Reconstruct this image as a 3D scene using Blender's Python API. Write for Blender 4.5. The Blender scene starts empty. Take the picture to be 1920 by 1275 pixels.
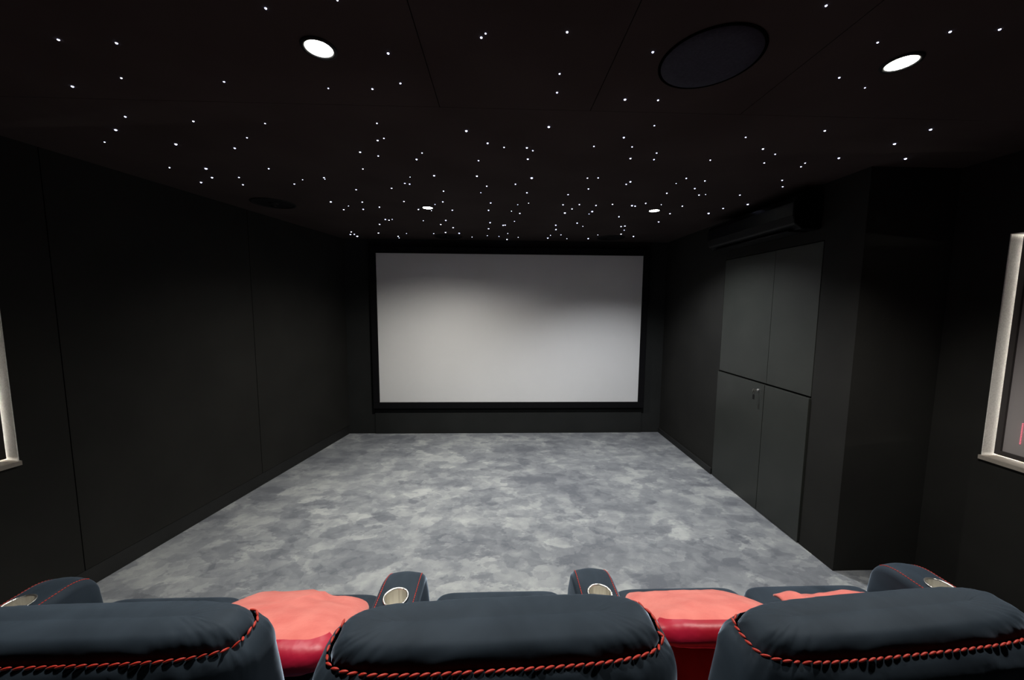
import bpy, bmesh, math, random
from mathutils import Vector, Matrix, noise
random.seed(7)
scene = bpy.context.scene
COL = scene.collection

# ------------------------------------------------------------------ helpers
def link(o):
    COL.objects.link(o); return o

def mesh_obj(name, verts, faces, mat=None, parent=None, smooth=True):
    me = bpy.data.meshes.new(name)
    me.from_pydata([tuple(v) for v in verts], [], faces)
    me.validate(); me.update()
    bm = bmesh.new(); bm.from_mesh(me)
    bmesh.ops.recalc_face_normals(bm, faces=bm.faces)
    bm.to_mesh(me); bm.free()
    if smooth:
        me.polygons.foreach_set('use_smooth', [True]*len(me.polygons))
    if mat: me.materials.append(mat)
    o = link(bpy.data.objects.new(name, me))
    if parent: o.parent = parent
    return o

class MB:
    """collects shapes into one mesh"""
    def __init__(s): s.v=[]; s.f=[]
    def add(s, verts, faces):
        n=len(s.v); s.v+= [tuple(v) for v in verts]; s.f+=[tuple(i+n for i in f) for f in faces]; return s
    def hexa(s, P):          # 8 corners: bottom 4 ccw, top 4 ccw
        return s.add(P,[(0,3,2,1),(4,5,6,7),(0,1,5,4),(1,2,6,5),(2,3,7,6),(3,0,4,7)])
    def box(s, x0,x1,y0,y1,z0,z1):
        return s.hexa([(x0,y0,z0),(x1,y0,z0),(x1,y1,z0),(x0,y1,z0),(x0,y0,z1),(x1,y0,z1),(x1,y1,z1),(x0,y1,z1)])
    def grid(s, rows, closed_u=False, cap0=False, cap1=False):
        n=len(s.v); R=len(rows); C=len(rows[0])
        for r in rows: s.v+= [tuple(v) for v in r]
        for i in range(R-1):
            for j in range(C if closed_u else C-1):
                k=(j+1)%C
                s.f.append((n+i*C+j,n+i*C+k,n+(i+1)*C+k,n+(i+1)*C+j))
        if cap0: s.f.append(tuple(n+j for j in range(C))[::-1])
        if cap1: s.f.append(tuple(n+(R-1)*C+j for j in range(C)))
        return s
    def lathe(s, prof, c=(0,0,0), seg=48, cap0=False, cap1=False):
        rows=[[(c[0]+r*math.cos(2*math.pi*k/seg), c[1]+r*math.sin(2*math.pi*k/seg), c[2]+z) for k in range(seg)] for r,z in prof]
        return s.grid(rows, True, cap0, cap1)
    def tube(s, pts, r, seg=8):
        pts=[Vector(p) for p in pts]; rows=[]
        for i,p in enumerate(pts):
            t=(pts[min(i+1,len(pts)-1)]-pts[max(i-1,0)]).normalized()
            a=t.orthogonal().normalized()
            if rows: a=(prev - t*prev.dot(t)).normalized()
            prev=a; b=t.cross(a)
            rows.append([p+(a*math.cos(2*math.pi*k/seg)+b*math.sin(2*math.pi*k/seg))*r for k in range(seg)])
        return s.grid(rows, True, True, True)
    def bead(s, c, t, up, L, r, seg=8, rings=6):
        """a stitch: small spindle along t"""
        c=Vector(c); t=Vector(t).normalized(); a=Vector(up); a=(a-t*a.dot(t)).normalized(); b=t.cross(a); rows=[]
        for i in range(rings+1):
            u=-1+2*i/rings; rr=r*max(.12,(1-abs(u)**3)); 
            rows.append([c+t*(u*L/2)+(a*math.cos(2*math.pi*k/seg)+b*math.sin(2*math.pi*k/seg))*rr for k in range(seg)])
        return s.grid(rows, True, True, True)
    def build(s, name, mat=None, parent=None, smooth=False):
        return mesh_obj(name, s.v, s.f, mat, parent, smooth)

def bevel(o, w, seg=2):
    m=o.modifiers.new('bevel','BEVEL'); m.width=w; m.segments=seg; m.limit_method='ANGLE'; m.angle_limit=math.radians(40)
    return o
def spow(c,e): return math.copysign(abs(c)**e, c)

def empty(name, loc=(0,0,0), rz=0):
    o=link(bpy.data.objects.new(name,None)); o.location=loc; o.rotation_euler=(0,0,rz); o.empty_display_size=.1; return o
def tag(o, label, cat, group=None):
    o['label']=label; o['category']=cat
    if group: o['group']=group
    return o
def struct(o, label=None):
    o['kind']='structure'
    if label: o['label']=label
    return o

# ------------------------------------------------------------------ materials
def material(name, base, rough=.6, metal=0, sheen=0, sheen_rough=.4, sheen_tint=(1,1,1), spec=.5, emit=None, emit_s=0):
    m=bpy.data.materials.new(name); m.use_nodes=True
    b=m.node_tree.nodes['Principled BSDF']
    b.inputs['Base Color'].default_value=(*base,1); b.inputs['Roughness'].default_value=rough; b.inputs['Metallic'].default_value=metal
    b.inputs['Specular IOR Level'].default_value=spec
    if sheen:
        b.inputs['Sheen Weight'].default_value=sheen; b.inputs['Sheen Roughness'].default_value=sheen_rough; b.inputs['Sheen Tint'].default_value=(*sheen_tint,1)
    if emit:
        b.inputs['Emission Color'].default_value=(*emit,1); b.inputs['Emission Strength'].default_value=emit_s
    return m
def nodes(m): return m.node_tree.nodes, m.node_tree.links, m.node_tree.nodes['Principled BSDF']
def vary(m, c0, c1, scale=6, detail=4, stretch=(1,1,1), bump=0, bump_scale=200, bump_dist=.002, pos=(.35,.65), distortion=0):
    """procedural two-tone variation + bump, in object coordinates"""
    N,L,b=nodes(m)
    tc=N.new('ShaderNodeTexCoord'); mp=N.new('ShaderNodeMapping'); mp.inputs['Scale'].default_value=stretch
    L.new(tc.outputs['Object'],mp.inputs['Vector'])
    n=N.new('ShaderNodeTexNoise'); n.inputs['Scale'].default_value=scale; n.inputs['Detail'].default_value=detail; n.inputs['Distortion'].default_value=distortion
    L.new(mp.outputs['Vector'],n.inputs['Vector'])
    r=N.new('ShaderNodeValToRGB'); r.color_ramp.elements[0].position=pos[0]; r.color_ramp.elements[1].position=pos[1]
    r.color_ramp.elements[0].color=(*c0,1); r.color_ramp.elements[1].color=(*c1,1)
    L.new(n.outputs['Fac'],r.inputs['Fac']); L.new(r.outputs['Color'],b.inputs['Base Color'])
    if bump:
        n2=N.new('ShaderNodeTexNoise'); n2.inputs['Scale'].default_value=bump_scale; n2.inputs['Detail'].default_value=3
        L.new(mp.outputs['Vector'],n2.inputs['Vector'])
        bp=N.new('ShaderNodeBump'); bp.inputs['Strength'].default_value=bump; bp.inputs['Distance'].default_value=bump_dist
        L.new(n2.outputs['Fac'],bp.inputs['Height']); L.new(bp.outputs['Normal'],b.inputs['Normal'])
    return m

M={}
M['wall']=vary(material('black_wall_fabric',(.02,.02,.02),.95,spec=.15),(.0148,.0148,.0137),(.0182,.0182,.0167),3,5,bump=.15,bump_scale=350)
M['wall_front']=vary(material('black_front_fabric',(.02,.02,.02),.95,spec=.15),(.018,.0195,.019),(.022,.0235,.023),3,5,bump=.15,bump_scale=350)
M['base']=vary(material('black_skirting_paint',(.012,.012,.012),.6,spec=.3),(.013,.0135,.013),(.017,.0175,.017),4,3)
M['ceil']=vary(material('black_acoustic_ceiling',(.02,.016,.016),.97,spec=.05),(.037,.0285,.0275),(.046,.036,.0345),2.2,4,bump=.1,bump_scale=300)
M['gap']=material('dark_gap',(.002,.002,.002),1,spec=0)
M['door']=vary(material('charcoal_laminate',(.03,.033,.03),.42,spec=.4),(.022,.0245,.0215),(.026,.0285,.025),5,4)
M['frame']=material('matt_black_frame',(.006,.006,.007),.9,spec=.1)
M['canvas']=vary(material('screen_canvas',(.8,.8,.8),.9,spec=.1),(.76,.765,.765),(.79,.795,.795),1.2,2)
M['steel']=material('brushed_steel',(.86,.84,.78),.33,1)
def streak(m):
    N,L,b=nodes(m); tc=N.new('ShaderNodeTexCoord'); mp=N.new('ShaderNodeMapping'); mp.inputs['Scale'].default_value=(110,110,1.5); L.new(tc.outputs['Object'],mp.inputs['Vector'])
    n=N.new('ShaderNodeTexNoise'); n.inputs['Scale'].default_value=1; n.inputs['Detail'].default_value=2; L.new(mp.outputs['Vector'],n.inputs['Vector'])
    bp=N.new('ShaderNodeBump'); bp.inputs['Strength'].default_value=.8; bp.inputs['Distance'].default_value=.004; L.new(n.outputs['Fac'],bp.inputs['Height']); L.new(bp.outputs['Normal'],b.inputs['Normal'])
streak(M['steel'])
M['chrome']=material('chrome',(.85,.85,.85),.32,1)
M['black_gloss']=material('satin_black_plastic',(.0016,.0016,.0022),.42,spec=.16)
M['black_plastic']=material('black_plastic',(.004,.004,.0045),.6,spec=.2)
M['cone']=vary(material('speaker_cone',(.003,.003,.003),.7,spec=.2),(.0025,.0025,.003),(.004,.004,.0045),40,2)
M['grille']=vary(material('blue_black_grille',(.02,.02,.03),.8,spec=.2),(.022,.022,.034),(.030,.030,.046),120,2,bump=.3,bump_scale=600)
M['velvet']=vary(material('navy_velvet',(.035,.045,.058),.75,sheen=.85,sheen_rough=.28,sheen_tint=(.55,.70,.90),spec=.2),(.014,.023,.034),(.026,.039,.055),7,4,stretch=(1,.45,1),bump=.25,bump_scale=18,bump_dist=.004,distortion=.6)
M['velvet_base']=vary(material('black_base_fabric',(.01,.01,.012),.9,spec=.1),(.008,.009,.011),(.012,.013,.016),9,3)
M['stitch']=material('red_thread',(.43,.019,.007),.55,sheen=.2,sheen_tint=(1,.5,.4))
M['plush']=vary(material('coral_fleece',(.85,.2,.17),.95,sheen=.5,sheen_rough=.5,sheen_tint=(1,.62,.56),spec=.1),(.59,.142,.122),(.67,.195,.164),14,5,bump=.35,bump_scale=60,bump_dist=.004)
M['satin']=vary(material('crimson_satin',(.55,.01,.03),.44,sheen=.5,sheen_rough=.3,sheen_tint=(1,.25,.5),spec=.4),(.30,.002,.009),(.42,.007,.035),5,3,bump=.5,bump_scale=14,bump_dist=.008)
M['piping']=material('pink_piping',(.78,.09,.12),.4,sheen=.4,sheen_tint=(1,.5,.6))
M['darkred']=vary(material('dark_red_velvet',(.36,.02,.015),.85,sheen=.3,sheen_tint=(1,.4,.3)),(.42,.016,.010),(.62,.045,.03),9,3,stretch=(1,.2,1))
M['reveal']=vary(material('white_felt_lining',(.75,.72,.66),.95,spec=.1),(.70,.685,.64),(.84,.825,.78),160,3,bump=.3,bump_scale=300)
M['sill']=vary(material('taupe_sill',(.4,.36,.31),.8,spec=.1),(.25,.225,.195),(.30,.27,.235),30,3)
M['panel']=vary(material('grey_display_panel',(.3,.28,.28),.6,spec=.3),(.30,.275,.275),(.34,.315,.315),2,2)
M['pframe']=material('dark_brown_frame',(.035,.03,.03),.6)
def emission(name,col,s):
    m=bpy.data.materials.new(name); m.use_nodes=True; N=m.node_tree.nodes; N.clear()
    e=N.new('ShaderNodeEmission'); o=N.new('ShaderNodeOutputMaterial'); e.inputs['Color'].default_value=(*col,1); e.inputs['Strength'].default_value=s
    m.node_tree.links.new(e.outputs[0],o.inputs[0]); m.cycles.emission_sampling='NONE'; return m
M['star']=emission('fibre_star_glow',(.60,.66,1.0),7.5)
M['lamp']=emission('downlight_lens',(1,.97,.88),60)
M['led']=emission('led_tape',(1,.95,.87),52.); M['led'].cycles.emission_sampling='FRONT_BACK'
M['pinkled']=emission('pink_led',(1,.22,.28),1.1)
# carpet
def carpet():
    m=material('mottled_grey_carpet',(.3,.3,.3),.95,sheen=.35,sheen_rough=.5,spec=.05); N,L,b=nodes(m)
    tc=N.new('ShaderNodeTexCoord')
    def mapped(sx,sy,rot,off):
        mp=N.new('ShaderNodeMapping'); mp.inputs['Scale'].default_value=(sx,sy,1); mp.inputs['Rotation'].default_value=(0,0,rot); mp.inputs['Location'].default_value=off
        L.new(tc.outputs['Object'],mp.inputs['Vector']); return mp.outputs['Vector']
    def noise_t(vec,scale,detail,rough,dist):
        n=N.new('ShaderNodeTexNoise'); n.inputs['Scale'].default_value=scale; n.inputs['Detail'].default_value=detail; n.inputs['Roughness'].default_value=rough; n.inputs['Distortion'].default_value=dist
        L.new(vec,n.inputs['Vector']); return n.outputs['Fac']
    def ramp(fac,stops,interp='EASE'):
        r=N.new('ShaderNodeValToRGB'); r.color_ramp.interpolation=interp
        while len(r.color_ramp.elements)<len(stops): r.color_ramp.elements.new(.5)
        for e,(p,v) in zip(r.color_ramp.elements,stops): e.position=p; e.color=(v,v,v,1)
        L.new(fac,r.inputs['Fac']); return r.outputs['Color']
    def math_(op,a,c):
        n=N.new('ShaderNodeMath'); n.operation=op
        for i,x in enumerate((a,c)):
            if isinstance(x,(int,float)): n.inputs[i].default_value=x
            else: L.new(x,n.inputs[i])
        return n.outputs[0]
    # brushed pile patches: overlapping strokes with a sharp side, at three sizes
    def warp(vec,amt,sc,det=3):
        n=N.new('ShaderNodeTexNoise'); n.inputs['Scale'].default_value=sc; n.inputs['Detail'].default_value=det; n.inputs['Roughness'].default_value=.6; L.new(vec,n.inputs['Vector'])
        a=N.new('ShaderNodeVectorMath'); a.operation='SUBTRACT'; L.new(n.outputs['Color'],a.inputs[0]); a.inputs[1].default_value=(.5,.5,.5)
        b_=N.new('ShaderNodeVectorMath'); b_.operation='SCALE'; L.new(a.outputs[0],b_.inputs[0]); b_.inputs['Scale'].default_value=amt
        c_=N.new('ShaderNodeVectorMath'); c_.operation='ADD'; L.new(vec,c_.inputs[0]); L.new(b_.outputs[0],c_.inputs[1]); return c_.outputs[0]
    def cells(vec,scale,sm):
        v=N.new('ShaderNodeTexVoronoi'); v.feature='SMOOTH_F1'; v.inputs['Scale'].default_value=scale; v.inputs['Smoothness'].default_value=sm; L.new(vec,v.inputs['Vector'])
        sp=N.new('ShaderNodeSeparateColor'); L.new(v.outputs['Color'],sp.inputs[0]); return sp.outputs[0]
    a=cells(warp(mapped(1,1.3,.35,(0,0,0)),.75,2.2,5),3.4,.10)
    c=cells(warp(mapped(.8,1.5,-.55,(3.1,1.7,0)),.42,4.5,5),6.5,.08)
    d=cells(warp(mapped(1,1.2,1.0,(7.3,2.2,0)),.16,11,4),13,.12)
    h=noise_t(mapped(1,1.2,.2,(4,9,0)),5.5,5,.6,.3)
    f=noise_t(tc.outputs['Object'],420,2,.6,0)
    g=noise_t(mapped(1,1,0,(1,5,0)),.9,2,.5,.4)
    s=math_('ADD',math_('MULTIPLY',a,.30),math_('MULTIPLY',c,.26))
    s=math_('ADD',s,math_('MULTIPLY',d,.18))
    s=math_('ADD',s,math_('MULTIPLY',math_('SUBTRACT',h,.5),.75))
    s=math_('ADD',s,math_('MULTIPLY',math_('SUBTRACT',f,.5),.42))
    s=math_('ADD',s,math_('MULTIPLY',math_('SUBTRACT',g,.5),.35))
    r=N.new('ShaderNodeValToRGB'); el=r.color_ramp.elements
    el[0].position=.06; el[0].color=(.104,.115,.136,1); el[1].position=.78; el[1].color=(.41,.43,.425,1)
    e=el.new(.38); e.color=(.200,.216,.234,1)
    L.new(s,r.inputs['Fac']); L.new(r.outputs['Color'],b.inputs['Base Color'])
    bp=N.new('ShaderNodeBump'); bp.inputs['Strength'].default_value=.5; bp.inputs['Distance'].default_value=.004
    L.new(f,bp.inputs['Height']); L.new(bp.outputs['Normal'],b.inputs['Normal'])
    return m
M['carpet']=carpet()
STARS = [(-1.297,1.656,0.0035), (-1.004,1.661,0.0026), (-1.174,1.801,0.0028), (-1.569,1.888,0.0052), (-1.314,1.92,0.0041), (-1.876,2.203,0.0035), (-1.678,2.208,0.0061), (-1.76,2.358,0.0051), (-1.901,2.453,0.0053), (-1.592,2.347,0.0037), (-1.664,2.486,0.004), (-1.318,2.191,0.0035), (-1.32,2.453,0.0039), (-1.224,2.37,0.0023), (-1.072,2.323,0.0037), (-1.079,2.351,0.0023), (-0.525,1.637,0.0026), (-0.54,1.777,0.0028), (-0.576,1.8,0.0039), (-0.709,1.937,0.0042), (-0.633,1.981,0.0032), (-0.781,2.168,0.0035), (-0.719,2.505,0.0041), (-0.967,2.549,0.0041), (-1.273,2.853,0.0062), (-1.271,3.075,0.005), (-1.188,2.964,0.0029), (-1.037,2.845,0.0046), (-1.108,3.056,0.005), (-0.954,2.981,0.0048), (-1.038,3.398,0.0055), (-1.013,3.426,0.0056), (-0.976,3.394,0.0034), (-1.156,3.605,0.0059), (-1.309,4.035,0.0066), (-1.58,3.993,0.0065), (-1.649,4.141,0.0068), (-1.6,4.125,0.0067), (-1.611,4.235,0.0094), (-0.152,1.687,0.0047), (-0.398,1.932,0.0031), (-0.444,2.015,0.0044), (-0.395,2.254,0.0049), (-0.545,2.287,0.0022), (-0.606,2.402,0.0039), (-0.579,2.415,0.0039), (-0.385,2.548,0.0041), (-0.718,2.811,0.0046), (-0.43,2.805,0.0046), (-0.501,2.88,0.0029), (-0.661,3.033,0.005), (-0.563,3.068,0.003), (-0.39,3.04,0.005), (-0.704,3.427,0.0034), (-0.496,3.402,0.0056), (-0.569,3.572,0.0059), (-0.469,3.707,0.0061), (-0.581,3.955,0.0065), (-0.44,3.988,0.0066), (-0.717,4.024,0.004), (-1.011,4.038,0.004), (-1.148,4.208,0.0069), (-1.165,4.313,0.0043), (-0.062,1.805,0.0039), (0.016,1.846,0.003), (0.127,1.846,0.004), (0.159,1.877,0.003), (-0.118,2.015,0.0033), (0.142,1.983,0.0043), (-0.141,2.249,0.0049), (0.187,2.264,0.0064), (0.094,2.381,0.0039), (-0.089,2.429,0.004), (-0.135,2.569,0.0026), (0.179,2.552,0.0042), (-0.074,2.815,0.0046), (0.21,2.805,0.0028), (0.131,2.848,0.0028), (-0.097,3.027,0.005), (0.09,3.043,0.003), (0.161,3.109,0.0051), (0.127,3.4,0.0034), (-0.096,3.468,0.0057), (0.025,3.571,0.0059), (0.044,3.561,0.0059), (-0.119,3.739,0.0062), (0.078,3.964,0.004), (-0.144,4.098,0.0041), (-0.016,4.142,0.0042), (-0.32,4.202,0.0042), (0.2,4.178,0.0042), (0.077,4.317,0.0072), (0.206,1.634,0.0046), (0.448,1.814,0.003), (0.521,2.248,0.0037), (0.584,2.241,0.0037), (0.576,2.448,0.004), (0.466,2.578,0.0042), (0.475,2.832,0.0047), (0.597,2.819,0.0047), (0.729,2.835,0.0047), (0.844,2.797,0.0046), (0.566,2.944,0.0049), (0.745,3.015,0.0067), (0.74,3.099,0.0031), (0.532,3.073,0.0069), (0.711,3.435,0.0057), (0.795,3.569,0.0036), (0.527,3.535,0.0059), (0.559,3.731,0.0062), (0.547,4.039,0.0041), (0.538,4.201,0.007), (0.656,4.007,0.0041), (0.76,4.221,0.0043), (1,4.198,0.007), (1.052,3.98,0.004), (0.652,1.602,0.0026), (0.56,1.716,0.0038), (0.633,1.811,0.003), (0.674,1.947,0.0043), (0.78,1.874,0.0031), (0.801,1.955,0.0032), (0.8,2.298,0.0051), (0.791,2.346,0.0039), (1.111,2.221,0.0037), (1.095,2.315,0.0023), (1.127,2.511,0.0042), (1.082,2.758,0.0046), (1.212,2.786,0.0028), (1.003,2.825,0.0063), (1.032,2.838,0.0047), (1.389,2.817,0.0047), (1.401,3.045,0.0051), (1.016,3.172,0.0053), (1.437,3.342,0.0056), (1.161,3.55,0.0059), (1.192,3.529,0.0059), (1.25,3.718,0.0038), (1.284,3.918,0.0066), (1.461,4.035,0.0068), (1.108,1.688,0.0028), (1.407,1.612,0.0036), (1.272,1.802,0.004), (1.377,1.859,0.0031), (1.097,1.948,0.0032), (1.403,1.97,0.0033), (1.619,1.961,0.0033), (1.639,2.011,0.0034), (1.736,1.89,0.0043), (1.246,2.259,0.0038), (1.262,2.404,0.004), (1.364,2.537,0.0042), (1.402,2.523,0.0026), (1.702,2.224,0.0037), (1.796,2.338,0.0039), (1.641,2.522,0.0042), (1.848,2.741,0.0062), (1.737,2.864,0.0048), (1.709,3.015,0.0068), (-1.294,1.183,0.0031), (-1.137,1.19,0.0032), (-1.523,1.421,0.0038), (-1.297,1.363,0.0028), (-0.959,1.369,0.0029), (-0.612,1.042,0.0028), (-1.549,1.63,0.0034), (-1.71,1.751,0.0048), (-1.894,1.881,0.0029), (-0.414,1.009,0.0021), (-0.345,1.2,0.0033), (-0.057,1.122,0.0031), (-0.044,1.106,0.0023), (0.185,1.091,0.003), (0.194,1.275,0.0027), (0.202,1.381,0.003), (-0.614,1.392,0.0022), (-0.458,1.389,0.003), (-0.349,1.351,0.0029), (0.458,1.16,0.0032), (0.461,1.414,0.004), (0.585,1.413,0.0031), (0.826,0.974,0.0027), (1.089,1.093,0.0024), (1.246,1.045,0.003), (1.37,1.031,0.0029), (1.129,1.254,0.0028), (1.27,1.305,0.0021), (1.846,1.58,0.0046), (1.842,1.72,0.005), (2.08,1.88,0.0055)]
# ------------------------------------------------------------------ room dimensions (metres; the viewer stands at the origin, the screen wall ahead on +y)
H=2.35; D=4.403; X1=-1.8407; X2=2.0154; Y1=1.9893; X3=2.5271; ANG=.18092; YB=-1.6
STEP=struct
# floor
struct(MB().box(-3.6,X3+.25,YB-.15,D+.15,-.06,0).build('floor',M['carpet']),'mottled grey carpet floor')
# ceiling: slab with black felt panels divided by thin open joints
c=MB(); c.box(-3.6,X3+.25,YB-.15,D+.15,H+.012,H+.08)
seams=[-3.6,-.2375,.352,.955,X3+.25]
for a,b in zip(seams[:-1],seams[1:]): c.box(a+.0014,b-.0014,YB-.15,1.4992,H,H+.0121)
c.box(-3.6,X3+.25,1.5006,D+.15,H,H+.0121)
struct(c.build('ceiling',M['ceil']),'black starlight ceiling of flush panels')
# front wall with a shallow return either side of the screen bay
struct(MB().box(X1-.25,X2+.25,D,D+.15,0,H).build('wall_front',M['wall_front']),'black front wall behind the projection screen')
w=MB(); w.box(-1.525,1.775,D-.012,D-.0005,.004,.30); 
struct(w.build('trim_1',M['wall_front']),'black fabric panel under the projection screen')
# right wall with the cupboard opening, its returning step and the set-back rear part
CY0,CY1,CZ=2.240,3.236,2.003
w=MB(); w.box(X2,X2+.12,CY1,D+.0,0,H); w.box(X2,X2+.12,Y1,CY0,0,H); w.box(X2,X2+.12,CY0,CY1,CZ,H); w.box(X2+.10,X2+.12,CY0,CY1,0,CZ)
struct(w.build('wall_right',M['wall']),'black right wall around the built-in cupboard')
struct(MB().box(X2+.12,X3+.2,Y1,Y1+.12,0,H).box(X2+.0005,X2+.1205,Y1-.0008,Y1+.02,0,H).build('wall_right_return',M['wall']),'short black wall face turning right towards the lit niche')
bb=bevel(MB().box(X2-.018,X2-.0005,CY1+.015,D-.001,0,.062).build('baseboard_right',M['base']),.006,2); struct(bb,'black skirting board along the right wall')

# general wall frame: s along the wall, d into the wall, z up
def framef(O,along,out):
    O=Vector(O); along=Vector(along); out=Vector(out)
    return lambda s,d,z: O+along*s+out*d+Vector((0,0,z))
def fbox(mb,F,s0,s1,d0,d1,z0,z1):
    return mb.hexa([F(s0,d0,z0),F(s1,d0,z0),F(s1,d1,z0),F(s0,d1,z0),F(s0,d0,z1),F(s1,d0,z1),F(s1,d1,z1),F(s0,d1,z1)])
NZ0,NZ1,NW=.822,1.955,1.0
FR=framef((X3,Y1,0),(0,-1,0),(1,0,0)); SR=.2285
FL=framef((X1,D,0),(-math.sin(ANG),-math.cos(ANG),0),(-math.cos(ANG),math.sin(ANG),0)); SL=2.677
w=MB(); e=Y1-YB
fbox(w,FR,0,SR,0,.2,0,H); fbox(w,FR,SR,SR+NW,0,.2,0,NZ0-.022); fbox(w,FR,SR,SR+NW,0,.2,NZ1,H); fbox(w,FR,SR+NW,e,0,.2,0,H); fbox(w,FR,SR,SR+NW,.13,.2,NZ0-.022,NZ1)
struct(w.build('wall_right_rear',M['wall']),'black set-back right wall holding the lit niche')
w=MB(); SE=(D-YB)/math.cos(ANG); g=.0022
for a,b in ((-.02,1.30),(1.30,2.49)): fbox(w,FL,a+g,b-g,0,.012,.108,H)
fbox(w,FL,2.49+g,SL,0,.012,.108,H); fbox(w,FL,SL,SL+NW,0,.012,.108,NZ0-.022); fbox(w,FL,SL,SL+NW,0,.012,NZ1,H); fbox(w,FL,SL+NW,SE,0,.012,.108,H)
fbox(w,FL,-.02,SL,.012,.2,0,H); fbox(w,FL,SL,SL+NW,.012,.2,0,NZ0-.022); fbox(w,FL,SL,SL+NW,.012,.2,NZ1,H); fbox(w,FL,SL+NW,SE,.012,.2,0,H); fbox(w,FL,SL,SL+NW,.13,.2,NZ0-.022,NZ1)
struct(w.build('wall_left',M['wall']),'black left wall of tall fabric panels')
w=MB(); fbox(w,FL,0.01,SE-.01,.004,.0118,0,.105); struct(w.build('baseboard_left',M['base']),'black recessed skirting along the left wall')
struct(MB().box(-3.4,X3+.2,YB-.12,YB,0,H).build('wall_back',M['wall']),'black back wall')

# lit wall niches
def niche(name,F,S,label,mirror,dots=False):
    r=tag(empty(name,F(S+NW/2,.06,NZ0)),label,'wall niche','lit niches in the side walls')
    inv=Matrix.Translation(-r.location)
    def put(mb,n,mat,par=r,off=None,lab=None):
        mb.v=[tuple(Vector(v)-(r.location)) for v in mb.v]
        o=mb.build(n,mat,par)
        if lab: o['label']=lab
        return o
    t=.004; s0,s1=S+.0005,S+NW-.0005
    m=MB(); fbox(m,F,s0,s0+t,.0005,.128,NZ0,NZ1-.0005); fbox(m,F,s1-t,s1,.0005,.128,NZ0,NZ1-.0005); fbox(m,F,s0+t,s1-t,.0005,.128,NZ1-.0005-t,NZ1-.0005); fbox(m,F,s0+t,s1-t,.124,.128,NZ0,NZ1-.005)
    put(m,'lining',M['reveal'],lab='white felt lining of the recess')
    m=MB(); fbox(m,F,S-.001,S+NW+.001,-.014,-.0006,NZ0-.021,NZ0); fbox(m,F,s0,s1,-.0006,.124,NZ0-.021,NZ0-.0005); put(m,'sill',M['sill'],lab='taupe sill under the recess')
    gp=.012; fw=.022; a0,a1=s0+t+gp,s1-t-gp; z0,z1=NZ0+gp,NZ1-t-gp
    m=MB()
    for q in ((a0,a0+fw,z0,z1),(a1-fw,a1,z0,z1),(a0+fw,a1-fw,z0,z0+.022),(a0+fw,a1-fw,z1-fw,z1)): fbox(m,F,q[0],q[1],.046,.118,q[2],q[3])
    put(m,'panel_frame',M['pframe'],lab='dark frame inside the recess')
    m=MB(); fbox(m,F,a0+fw,a1-fw,.058,.08,z0+.022,z1-fw); put(m,'panel',M['panel'],lab='grey panel inside the dark frame')
    m=MB()
    for q in ((a0-.003,a0-.0005,z0,z1),(a1+.0005,a1+.003,z0,z1),(a0,a1,z0-.003,z0-.0005),(a0,a1,z1+.0005,z1+.003)): fbox(m,F,q[0],q[1],.098,.110,q[2],q[3])
    put(m,'led_tape',M['led'],lab='lit strip light hidden behind the frame edge')
    if dots:
        m=MB()
        for k in range(14):
            p=F(DOT_S,.0545,DOT_Z+k*.0078); m.lathe([(.0001,-.0028),(.0020,-.0020),(.0028,0),(.0020,.0020),(.0001,.0028)],p,8)
        put(m,'pink_light_string',M['pinkled'],lab='short row of pink light dots')
DOT_S,DOT_Z=.327,.918
niche('lit_niche',FR,SR,'bright white-edged recess in the right wall holding a framed grey panel with pink dots',False,True)
niche('lit_niche',FL,SL,'white-edged lit recess at the far left, cut by the picture edge',True)

# ------------------------------------------------------------------ projection screen
SXL,SXR,SZ0=-1.4503,1.7060,.4062; SZ1=SZ0+(SXR-SXL)*9/16; SY=D-.05; BW=.075
scr=tag(empty('projection_screen',((SXL+SXR)/2,D,SZ0-BW)),'large blank white projection screen in a black frame on the front wall','projection screen')
def rel(o,root):
    o.parent=root; o.matrix_parent_inverse=Matrix.Translation(-Vector(root.location)); return o
m=MB()
for x0,x1,z0,z1 in ((SXL-BW,SXR+BW,SZ0-BW,SZ0),(SXL-BW,SXR+BW,SZ1,SZ1+BW),(SXL-BW,SXL,SZ0,SZ1),(SXR,SXR+BW,SZ0,SZ1)):
    m.box(x0,x1,SY-.012,D-.013,z0,z1)
rel(bevel(m.build('frame',M['frame']),.003,1),scr)['label']='black velvet frame of the screen'
rel(MB().box(SXL-.01,SXR+.01,SY,SY+.008,SZ0-.01,SZ1+.01).build('canvas',M['canvas']),scr)

# ------------------------------------------------------------------ built-in cupboard
cup=tag(empty('cupboard',(X2+.05,(CY0+CY1)/2,0)),'charcoal built-in cupboard with four flat doors in the right wall','cupboard')
m=MB(); m.box(X2+.03,X2+.098,CY0+.003,CY1-.003,.001,.99); m.box(X2+.03,X2+.098,CY0+.003,CY1-.003,.99,CZ-.003)
rel(m.build('carcass',M['gap']),cup)['label']='black cupboard carcass behind the doors'
YM=2.640
def door(y0,y1,z0,z1,front):
    d=bevel(MB().box(front,X2+.028,y0,y1,z0,z1).build('door',M['door']),.0018,2); return rel(d,cup)
door(CY0+.004,YM-.001,1.008,CZ-.006,X2-.001); door(YM+.001,CY1-.004,1.008,CZ-.006,X2-.001)
dl=door(CY0+.004,YM-.0022,.012,.996,X2-.012); dr=door(YM+.0022,CY1-.004,.012,.996,X2-.012)
ky,kz=2.700,.945
m=MB(); prof=[(.0001,-.012),(.007,-.012),(.0085,-.010),(.0085,0)]
rows=[[(X2-.012+z,ky+r*math.cos(t*math.pi/12),kz+r*math.sin(t*math.pi/12)) for t in range(24)] for r,z in prof]; m.grid(rows,True)
lk=rel(m.build('lock',M['chrome'],smooth=True),cup); lk['label']='chrome cylinder lock'
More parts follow.
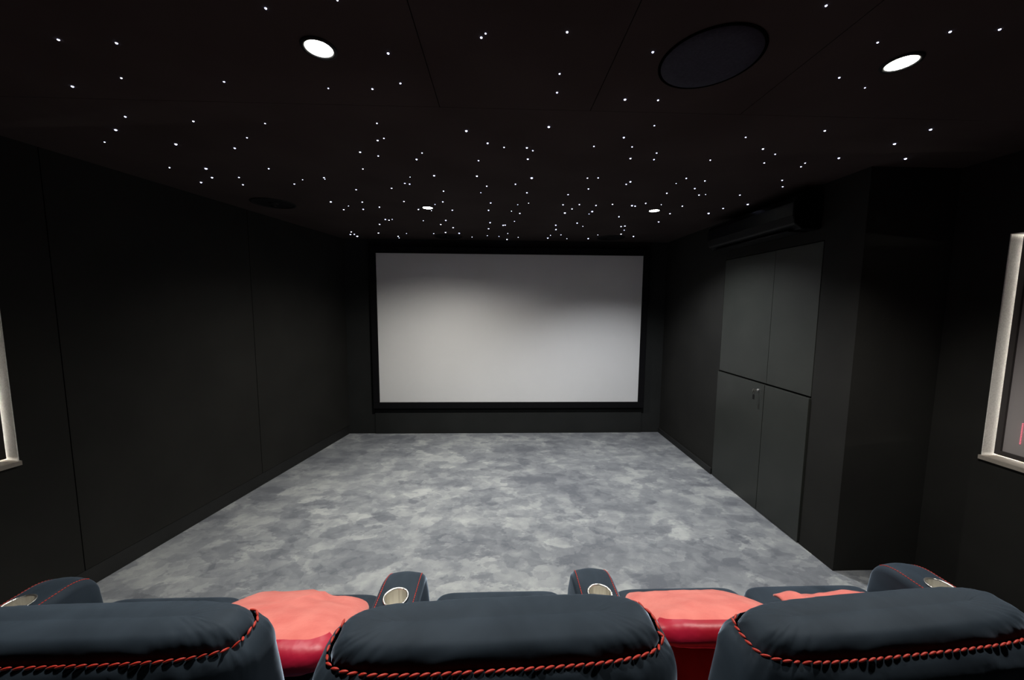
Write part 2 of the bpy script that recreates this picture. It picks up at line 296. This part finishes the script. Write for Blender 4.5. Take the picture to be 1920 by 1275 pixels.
m=MB(); m.box(X2-.038,X2-.023,ky-.001,ky+.001,kz-.004,kz+.004)
rows=[]
for k in range(17):
    a=2*math.pi*k/16; cx,cz=X2-.049,kz-.003
    rows.append([(cx+.0105*math.cos(a),ky-.001,cz+.0125*math.sin(a)),(cx+.0105*math.cos(a),ky+.001,cz+.0125*math.sin(a)),(cx+.004*math.cos(a),ky+.001,cz+.004+.0035*math.sin(a)),(cx+.004*math.cos(a),ky-.001,cz+.004+.0035*math.sin(a))])
m.grid([r+[r[0]] for r in rows])
key=rel(m.build('key',M['steel']),cup); key['label']='steel key standing in the lock'
m=MB(); m.tube([(X2-.049,ky+.010*math.cos(a),kz-.022+.013*math.sin(a)) for a in [2*math.pi*k/20 for k in range(21)]],.0011,6); m.box(X2-.0505,X2-.0475,ky-.009,ky+.009,kz-.072,kz-.036)
fob=rel(m.build('key_tag',M['black_plastic']),cup); fob['label']='small dark tag hanging from the key ring'

# black unit high on the right wall
ac=tag(empty('air_conditioner',(X2-.1,2.7,2.05)),'black wall-mounted air conditioner above the cupboard, lost in shadow','air conditioner')
m=MB(); prof=[(X2-.002,2.075),(X2-.13,2.075),(X2-.175,2.105),(X2-.19,2.16),(X2-.19,2.24),(X2-.17,2.275),(X2-.12,2.29),(X2-.002,2.29)]
m.grid([[(x,y,z) for x,z in prof] for y in (2.27,2.9,3.22)],True,True,True)
rel(bevel(m.build('casing',M['black_gloss']),.008,3),ac)
rel(MB().box(X2-.165,X2-.05,2.33,3.16,2.066,2.0745).build('louver',M['black_plastic']),ac)['label']='matt outlet flap under the casing'

# ------------------------------------------------------------------ ceiling fittings
def downlight(x,y,label):
    r=tag(empty('downlight',(x,y,H)),label,'ceiling light','recessed ceiling downlights')
    t=MB().lathe([(.038,-.0005),(.0385,-.004),(.043,-.006),(.049,-.005),(.051,-.0005)],seg=40).build('trim_ring',M['black_plastic'],r,True); t['label']='thin dark rim'
    l=MB().lathe([(.038,-.002),(.028,-.0032),(.012,-.004),(.0005,-.0042)],seg=40,cap1=True).build('lens',M['lamp'],r,True); l['label']='glowing lens'
    return r
LAMPS=[(-.546,1.186,'dazzling round downlight in the left half of the ceiling, nearest the viewer'),
       (1.252,1.173,'bright warm downlight in the ceiling close to the right-hand lit niche'),
       (-.575,2.974,'small recessed downlight above the left half of the screen, a thin bright ellipse'),
       (1.232,2.956,'small sparkling downlight above the top right corner of the screen')]
for x,y,l in LAMPS: downlight(x,y,l)
def spot(x,y,power,size,blend,col):
    d=bpy.data.lights.new('downlight_beam','SPOT'); d.energy=power; d.spot_size=math.radians(size); d.spot_blend=blend; d.color=col; d.shadow_soft_size=.03
    o=link(bpy.data.objects.new('downlight_beam',d)); o.location=(x,y,H-.012); o.rotation_euler=(0,0,0); return o
WARM=(1,.96,.89)
spot(-.546,1.186,118,106,.55,WARM); spot(1.252,1.173,118,128,.6,WARM); spot(-.575,2.974,172,150,.9,WARM); spot(1.232,2.956,138,132,.7,(.96,.97,1))

sp=tag(empty('ceiling_speaker',(.649,1.186,H)),'big round blue-black ceiling speaker grille between two panel joints','speaker','round ceiling speakers')
o=MB().lathe([(.1425,-.0005),(.1425,-.003),(.146,-.004),(.150,-.003),(.1505,-.0005)],seg=64).build('rim',M['gap'],sp,True); o['label']='dark shadow rim'
MB().lathe([(.142,-.0005),(.141,-.0035),(.10,-.0055),(.05,-.0065),(.001,-.0068)],seg=64,cap1=True).build('grille',M['grille'],sp,True)
for x,y,l in ((-1.735,2.92,'black open ceiling speaker beside the left wall'),(-.585,4.19,'black open ceiling speaker above the left part of the screen'),(1.24,4.13,'black open ceiling speaker above the right end of the screen, barely visible')):
    s=tag(empty('ceiling_speaker',(x,y,H)),l,'speaker','round ceiling speakers')
    MB().lathe([(.130,-.0005),(.130,-.005),(.140,-.007),(.150,-.005),(.152,-.0005)],seg=56).build('rim',M['cone'],s,True)
    MB().lathe([(.130,-.003),(.10,-.0008),(.05,-.0006),(.035,-.0006)],seg=56).build('cone',M['cone'],s,True)
    MB().lathe([(.036,-.0006),(.034,-.006),(.022,-.012),(.001,-.015)],(.0,.0,0),32,cap1=True).build('dust_cap',M['cone'],s,True)
    MB().lathe([(.019,-.0006),(.019,-.007),(.012,-.010),(.001,-.011)],(-.045,.075,0),24,cap1=True).build('tweeter',M['black_gloss'],s,True)

# fibre optic stars: one dome each
def dome(r,seg=14,rings=5):
    return [(r*math.cos(a),-r*math.sin(a)*.8) for a in [math.pi/2*k/rings*.995 for k in range(rings+1)]]
dm=MB().lathe([(1,-.0)]+dome(1)[1:],seg=14,cap1=True)
star0=None
for x,y,r in STARS:
    if star0 is None:
        star0=dm.build('star_light',M['star'],None,True); s=star0
    else:
        s=star0.copy(); COL.objects.link(s)
    s.location=(x,y,H-.0006); s.scale=(r,r,r)
    tag(s,'tiny white fibre-optic star light glowing in the black ceiling','star light','fibre optic star lights in the ceiling')

# ------------------------------------------------------------------ seating
BC_Y,BC_Z,BR=.0,.914,.100
PH_S=math.radians(43)
def sup(th,n): 
    c,s=math.cos(th),math.sin(th); return spow(c,2/n), spow(s,2/n)
def back_half(ph):
    k=1-math.cos(ph)
    return .325-.13*k**1.3, BR*math.cos(ph)
def wr(th,ph,amp):   # gentle puckers near the seam
    d=ph-PH_S; fall=math.exp(-abs(d)/.38)
    return amp*fall*(noise.noise(Vector((math.cos(th)*7,math.sin(th)*7,ph*4+3)))+.6*noise.noise(Vector((math.cos(th)*17,math.sin(th)*17,ph*6+9))))
NT=168
def back_ring(ph,extra=0,n=3.8):
    hx,hy=back_half(ph); z=BC_Z+BR*math.sin(ph); row=[]
    for k in range(NT):
        th=2*math.pi*k/NT; cx,cy=sup(th,n); e=1+extra
        w=wr(th,ph,.0032)
        L=math.hypot(cx*hx,cy*hy)+1e-6
        nx,ny=cx*abs(cx)**(n-2)/hx, cy*abs(cy)**(n-2)/max(hy,.01); ln=math.hypot(nx,ny)+1e-9
        off=extra+w
        row.append((cx*hx+nx/ln*off*math.cos(ph), BC_Y+cy*hy+ny/ln*off*math.cos(ph), z+off*math.sin(ph)))
    return row
def seam_pts():
    hx,hy=back_half(PH_S); z=BC_Z+BR*math.sin(PH_S); pts=[]
    for k in range(2001):
        th=math.pi*(.80+1.40*k/2000)    # round the rear of the outline, side to side
        cx,cy=sup(th,3.8); w=wr(th,PH_S,.0032)
        nx,ny=cx*abs(cx)**1.8/hx, cy*abs(cy)**1.8/hy; ln=math.hypot(nx,ny)+1e-9
        pts.append(Vector((cx*hx+nx/ln*w*.7,BC_Y+cy*hy+ny/ln*w*.7,z+w*.7)))
    return pts
def lower_ring(z):
    # shell below the equator, leaning forward towards the seat
    t=(BC_Z-z); row=[]; hx=.325+.004*math.sin(min(1,t/.3)*math.pi); hy=BR
    for k in range(NT):
        th=2*math.pi*k/NT; cx,cy=sup(th,3.8); w=wr(th,-t*6,.003)
        row.append((cx*(hx+w), BC_Y+.16*t+cy*(hy+w), z))
    return row
def make_back(root,x):
    e=empty('backrest',(x,.62,0),math.radians(2.0)); e.parent=root
    m=MB(); rows=[lower_ring(z) for z in (.40,.50,.60,.70,.78,.84,.88,.905)]
    for i in range(10):
        ph=PH_S*i/9; g=.0 if i<6 else -.0006*(i-5)**1.1
        rows.append(back_ring(ph,g))
    m.grid(rows,True,True); m.build('back_shell',M['velvet'],e,True)
    m=MB(); rows=[]
    for i in range(19):
        u=i/18; ph=PH_S+(math.pi/2-PH_S)*u*.998
        g=-.010+.016*math.sin(min(1,u*2.2)*math.pi/2)**.8*(1-.45*max(0,u-.45)/.55)
        rows.append(back_ring(ph,g))
    m.grid(rows,True,False,True); m.build('headrest',M['velvet'],e,True)
    pts=seam_pts(); m=MB(); acc=0; step=.0172; last=pts[0]; cnt=0
    for i in range(1,len(pts)):
        acc+=(pts[i]-last).length; last=pts[i]
        if acc>=step and i<len(pts)-1:
            acc-=step; t=(pts[i+1]-pts[i-1]).normalized(); out=Vector((0,-.7,.7)) if abs(t.x)>.5 else Vector((math.copysign(.7,pts[i].x),0,.7))
            side=t.cross(out).normalized()
            tt=(t+side*-.22).normalized()
            m.bead(pts[i]-out*.0010,tt,out,.0178,.0025); cnt+=1
    o=m.build('stitching',M['stitch'],e,True); o['label']='thick red twisted seam stitching'
    return e
def superbox(m,c,h,n1=6,n2=4,NU=64,NV=24,fn=None):
    rows=[]
    for i in range(NV+1):
        v=-math.pi/2+math.pi*i/NV; cv,sv=sup(v,n2)
        cv=max(cv,.0005); row=[]
        for k in range(NU):
            a,b=sup(2*math.pi*k/NU,n1)
            p=Vector((a*cv*h[0],b*cv*h[1],sv*h[2]))
            if fn: p=fn(p)
            row.append(Vector(c)+p)
        rows.append(row)
    return m.grid(rows,True,True,True)
def make_seat(root,x0,x1):
    m=MB(); hx=(x1-x0)/2-.002
    superbox(m,((x0+x1)/2,1.02,.405),(hx,.302,.095),10,6)
    s=m.build('seat_cushion',M['velvet'],root,True)
    return s
def make_arm(root,x):
    a=empty('armrest',(x,0,0)); a.parent=root
    sec=[]
    def section(y,w,zt,n=14):
        # rounded-top outline from left foot over the top to right foot
        pts=[(-w-.012,.06),(-w-.012,.30),(-w-.010,.45),(-w-.006,zt-.075)]
        r=.034
        for k in range(n+1):
            t=math.pi-math.pi/2*k/n; pts.append((-w+.034-.006*0+r*math.cos(t)-.0,zt-r+r*math.sin(t)))
        for k in range(1,6): 
            u=k/6; pts.append((-(w-.034)+(2*(w-.034))*u, zt+.005*math.sin(math.pi*u)))
        for k in range(n+1):
            t=math.pi/2-math.pi/2*k/n; pts.append((w-.034+r*math.cos(t),zt-r+r*math.sin(t)))
        pts+=[(w+.006,zt-.075),(w+.010,.45),(w+.012,.30),(w+.012,.06)]
        return [(px,y,pz) for px,pz in pts]
    W,ZT=.076,.622; y0,yf=.80,1.295; R=.100
    m=MB(); rows=[]
    for y in [y0+(yf-R-y0)*k/14 for k in range(15)]: rows.append(section(y,W,ZT))
    for k in range(1,15):
        t=math.pi/2*k/14; y=yf-R+R*math.sin(t); rows.append(section(y,W-.014*(1-math.cos(t)),ZT-R*.75*(1-math.cos(t))))
    m.grid(rows,False,True,True)
    n0=len(rows[0])
    for i in range(len(rows)-1): m.f.append((i*n0,(i+1)*n0,(i+1)*n0+n0-1,i*n0+n0-1))
    o=m.build('arm_body',M['velvet'],a,True)
    # open the cup hole
    cut=MB().lathe([(.0372,.50),(.0372,.70)],(0,1.121,0),48,True,True).build('cup_cut',None,a)
    bm_=o.modifiers.new('hole','BOOLEAN'); bm_.object=cut; bm_.operation='DIFFERENCE'; bm_.solver='EXACT'
    dg=bpy.context.evaluated_depsgraph_get(); me=bpy.data.meshes.new_from_object(o.evaluated_get(dg))
    o.modifiers.clear(); o.data=me; bpy.data.objects.remove(cut)
    me.polygons.foreach_set('use_smooth',[True]*len(me.polygons))
    try: me.set_sharp_from_angle(angle=math.radians(50))
    except Exception: pass
    zt=ZT+.0045
    c=MB().lathe([(.0368,zt-.003),(.0405,zt-.001),(.0412,zt+.0010),(.0395,zt+.0022),(.0360,zt+.0016),(.0350,zt-.003),(.0345,zt-.080),(.030,zt-.088),(.001,zt-.088)],(0,1.121,0),56,False,True).build('cup_holder',M['steel'],a,True); c['label']='polished steel cup holder sunk in the armrest'
    for sx in (-1,1):
        m=MB(); pts=[]
        for k in range(600):
            u=k/599; y=y0+.01+(yf-y0-.03)*u
            if y<=yf-R: z=ZT; w=W
            else:
                t=math.asin((y-(yf-R))/R); z=ZT-R*.75*(1-math.cos(t)); w=W-.014*(1-math.cos(t))
            pts.append(Vector((sx*(w-.017),y,z-.0040)))
        acc=0; last=pts[0]
        for i in range(1,len(pts)-1):
            acc+=(pts[i]-last).length; last=pts[i]
            if acc>.0088:
                acc-=.0088; t=pts[i+1]-pts[i-1]
                m.bead(pts[i],t,(sx*.3,0,1),.0082,.0017,6,4)
        o=m.build('stitching',M['stitch'],a,True); o['label']='red topstitching along the armrest edge'
    return a
def make_base(root,x0,x1):
    b=bevel(MB().box(x0,x1,.70,1.24,.03,.312).build('base',M['velvet_base'],root),.01,2); b['label']='black fabric base under the seat'
    for fx in (x0+.05,x1-.05):
        for fy in (.76,1.19): MB().lathe([(.022,0),(.025,.004),(.022,.031)],(fx,fy,0),16,True,True).build('foot',M['black_plastic'],root)

cc=tag(empty('recliner_chair',(0,0,0)),'navy velvet cinema seat in the middle of the row, empty, red stitched headrest','recliner chair','navy recliners in the front row')
make_back(cc,0); make_seat(cc,-.252,.252); make_base(cc,-.24,.24)
def copy_tree(o,parent):
    n=o.copy(); COL.objects.link(n); n.parent=parent
    for ch in list(o.children): copy_tree(ch,n)
    return n
bk0=[c for c in cc.children if c.name.startswith('backrest')][0]
lr=tag(empty('recliner_loveseat',(0,0,0)),'navy velvet two-seat recliner on the right holding a coral cushion and a crumpled throw','recliner sofa','navy recliners in the front row')
b=copy_tree(bk0,lr); b.location=(.762,.638,-.017); b.scale.y=.9; b.rotation_euler.z=math.radians(4.2)
b=copy_tree(bk0,lr); b.location.x=1.435; b.location.y=.632; b.rotation_euler.z=math.radians(3.2)
make_seat(lr,.430,.944); make_seat(lr,.948,1.462); make_base(lr,.435,1.458)
arm0=make_arm(lr,.338); a=copy_tree(arm0,lr); a.location.x=1.530
ll=tag(empty('recliner_loveseat',(0,0,0)),'navy velvet two-seat recliner on the left with a coral cushion beside its inner armrest','recliner sofa','navy recliners in the front row')
b=copy_tree(bk0,ll); b.location.x=-.766; b.location.y=.638; b.location.z=-.004; b.scale.y=.85; b.rotation_euler.z=math.radians(.6)
b=copy_tree(bk0,ll); b.location.x=-1.440; b.location.y=.632; b.rotation_euler.z=math.radians(.6)
make_seat(ll,-.944,-.430); make_seat(ll,-1.462,-.948); make_base(ll,-1.458,-.435)
a=copy_tree(arm0,ll); a.location.x=-.340; a=copy_tree(arm0,ll); a.location.x=-1.535

# ------------------------------------------------------------------ cushions and throws
def pillow(name,label,N,F,xc,hx,tn,tf,far_fn=None,group='red cushions on the recliners',rz=0,taper=0,step=0):
    """leaning cushion: N and F are the near and far top edges as (y,z)"""
    N=Vector((0,N[0],N[1])); F=Vector((0,F[0],F[1])); V=(F-N); Lh=V.length/2; V.normalize(); W=Vector((0,-V.z,V.y)); U=Vector((1,0,0)); C=(N+F)/2
    root=tag(empty(name,(xc,C.y,C.z-.06)),label,'cushion',group)
    if rz: root.rotation_euler=(0,0,rz)
    NU,NV=120,28; n1,n2=7,2.8; rows=[]; loc=[]
    for i in range(NV+1):
        v=-math.pi/2+math.pi*i/NV; cv,sv=sup(v,n2); cv=max(cv,.001); row=[]; lr_=[]
        for k in range(NU):
            a,b=sup(2*math.pi*k/NU,n1); u=a*cv; w=b*cv
            th=(tn*(1-(w+1)/2)+tf*(w+1)/2)/2
            top=sv
            y=w*Lh
            if far_fn and w>0: y+=far_fn(u)*w**3
            wz=(sv-1)*th - step/(1+math.exp(-(u-.30)*70))*max(0,min(1,(w+.1)/.5)) + .006*(1-u*u)*(1-w*w)*sv
            nz=.005*noise.noise(Vector((u*3+xc*5,w*3,sv)))+.002*noise.noise(Vector((u*8+xc*5,w*8,sv)))
            p=U*(u*hx*(1+.02*math.sin(3*w))*(1+taper*max(0,(.9-w)/2)))+V*y+W*(wz+nz)
            row.append(C+p-Vector((0,C.y,C.z-.06))); lr_.append(sv)
        rows.append(row); loc.append(lr_)
    cutrow=next(i for i in range(NV+1) if loc[i][0]>.62)
    full=MB().grid(rows,True,True,True); bs=[sup(2*math.pi*k/NU,n1)[1] for k in range(NU)]
    for nm,lab,mt,want in (('satin_back','shiny crimson satin back and border','satin',True),('plush_front','matt coral fleece front','plush',False)):
        part=MB(); part.v=list(full.v)
        for fc in full.f:
            if len(fc)>4: sat = fc[0]<NU or fc[-1]<NU
            else:
                i,k=fc[0]//NU,fc[0]%NU; sv=loc[min(i,NV)][0]; b_=bs[k]
                sat = sv<-.45 or (sv<.60 and b_<-.80)
            if sat==want: part.f.append(fc)
        o=part.build(nm,M[mt],root,True); o['label']=lab
        bm=bmesh.new(); bm.from_mesh(o.data); bmesh.ops.delete(bm,geom=[v for v in bm.verts if not v.link_faces],context='VERTS'); bm.to_mesh(o.data); bm.free()
    k=next(i for i in range(NV+1) if loc[i][0]>-.80)
    r=rows[k]; MB().tube(r+[r[0]],.0030,6).build('piping',M['piping'],root,True)['label']='pink piped edge'
    return root
def step_fn(u):
    return -.030/(1+math.exp(-(u-.32)*60))+.006*math.sin(u*5)
pillow('cushion','coral cushion with a crimson satin back between the left and middle headrests',(.829,.782),(1.245,.580),-.652,.208,.112,.080,step_fn,taper=.26,step=.017)
pillow('cushion','coral cushion with a dark satin back between the middle and right headrests',(.905,.742),(1.235,.550),.646,.200,.098,.050,lambda u:.012*u+.006*math.sin(u*6),taper=.15)
# folded dark red throw under the right-hand cushion
def sheet(name,x0,x1,y0,y1,zf,th,mat,label,cat,nx=60,ny=40):
    top=[[Vector((x0+(x1-x0)*i/nx, y0+(y1-y0)*j/ny, 0)) for i in range(nx+1)] for j in range(ny+1)]
    T=[];B=[]
    for r in top:
        T.append([Vector((p.x,p.y,zf(p.x,p.y))) for p in r]); B.append([Vector((p.x,p.y,zf(p.x,p.y)-th)) for p in r])
    m=MB(); C=nx+1; R=ny+1
    m.grid(T); m.grid(B); n=R*C
    for i in range(nx): m.f.append((i,i+1,n+i+1,n+i)); q=ny*C; m.f.append((q+i,q+i+1,n+q+i+1,n+q+i))
    for j in range(ny): m.f.append((j*C,(j+1)*C,n+(j+1)*C,n+j*C)); m.f.append((j*C+nx,(j+1)*C+nx,n+(j+1)*C+nx,n+j*C+nx))
    o=m.build(name,mat,None,True); tag(o,label,cat); return o
sheet('folded_throw',.44,.90,.80,1.08,lambda x,y:.512+.012+.008*noise.noise(Vector((x*9,y*3,1)))+.06*max(0,(.93-y)/.13)**1.5,.010,M['darkred'],'dark red velvet throw lying behind the cushion, between the middle and right headrests','throw blanket')
def hump(x,y):
    def g(a,s): return math.exp(-((a)/s)**2)
    h=.040*g(x-1.290,.075)+.040*g(x-1.065,.055)+.016*g(x-1.18,.2)
    e=1-abs((y-1.08)/.15)**4
    return .515+.004+h*max(0,e)*(1+.25*noise.noise(Vector((x*14,y*14,2))))+.006*noise.noise(Vector((x*25,y*25,5)))
sheet('crumpled_throw',1.015,1.395,.93,1.218,hump,.008,M['plush'],'crumpled coral throw on the far right seat, mostly hidden behind the right headrest','throw blanket')
pillow('cushion','coral cushion on the far left seat with only one corner peeking over the left headrest',(.81,.560),(1.11,.560),0,.150,.05,.05,None)
q=[o for o in COL.objects if o.name.startswith('cushion') and o.parent is None][-1]
for o in COL.objects:
    if o.get('label','').startswith('coral cushion on the far left'):
        o.location=(-1.15,1.005,.507); o.rotation_euler=(0,0,math.radians(45))

# ------------------------------------------------------------------ camera, world, view
cam=bpy.data.cameras.new('camera'); cam.sensor_width=36; cam.lens=680.717/1920*36; cam.clip_start=.02; cam.clip_end=50
co=link(bpy.data.objects.new('camera',cam))
r_=Vector((0.999451,-0.032421,0.006761)); u_=Vector((-0.003645,0.095235,0.995448)); f_=Vector((0.032918,0.994927,-0.095065))
mw=Matrix((( r_.x,u_.x,-f_.x,0),(r_.y,u_.y,-f_.y,0),(r_.z,u_.z,-f_.z,1.58507),(0,0,0,1)))
co.matrix_world=mw
scene.camera=co
wd=bpy.data.worlds.new('world'); scene.world=wd; wd.use_nodes=True
wd.node_tree.nodes['Background'].inputs[0].default_value=(0,0,0,1); wd.node_tree.nodes['Background'].inputs[1].default_value=0
vs=scene.view_settings; vs.view_transform='Standard'; vs.look='None'; vs.gamma=1; vs.exposure=0; vs.use_curve_mapping=False
scene.cycles.max_bounces=8; scene.cycles.diffuse_bounces=5; scene.cycles.use_denoising=True; scene.cycles.sample_clamp_indirect=4
scene.cycles.caustics_reflective=False; scene.cycles.caustics_refractive=False
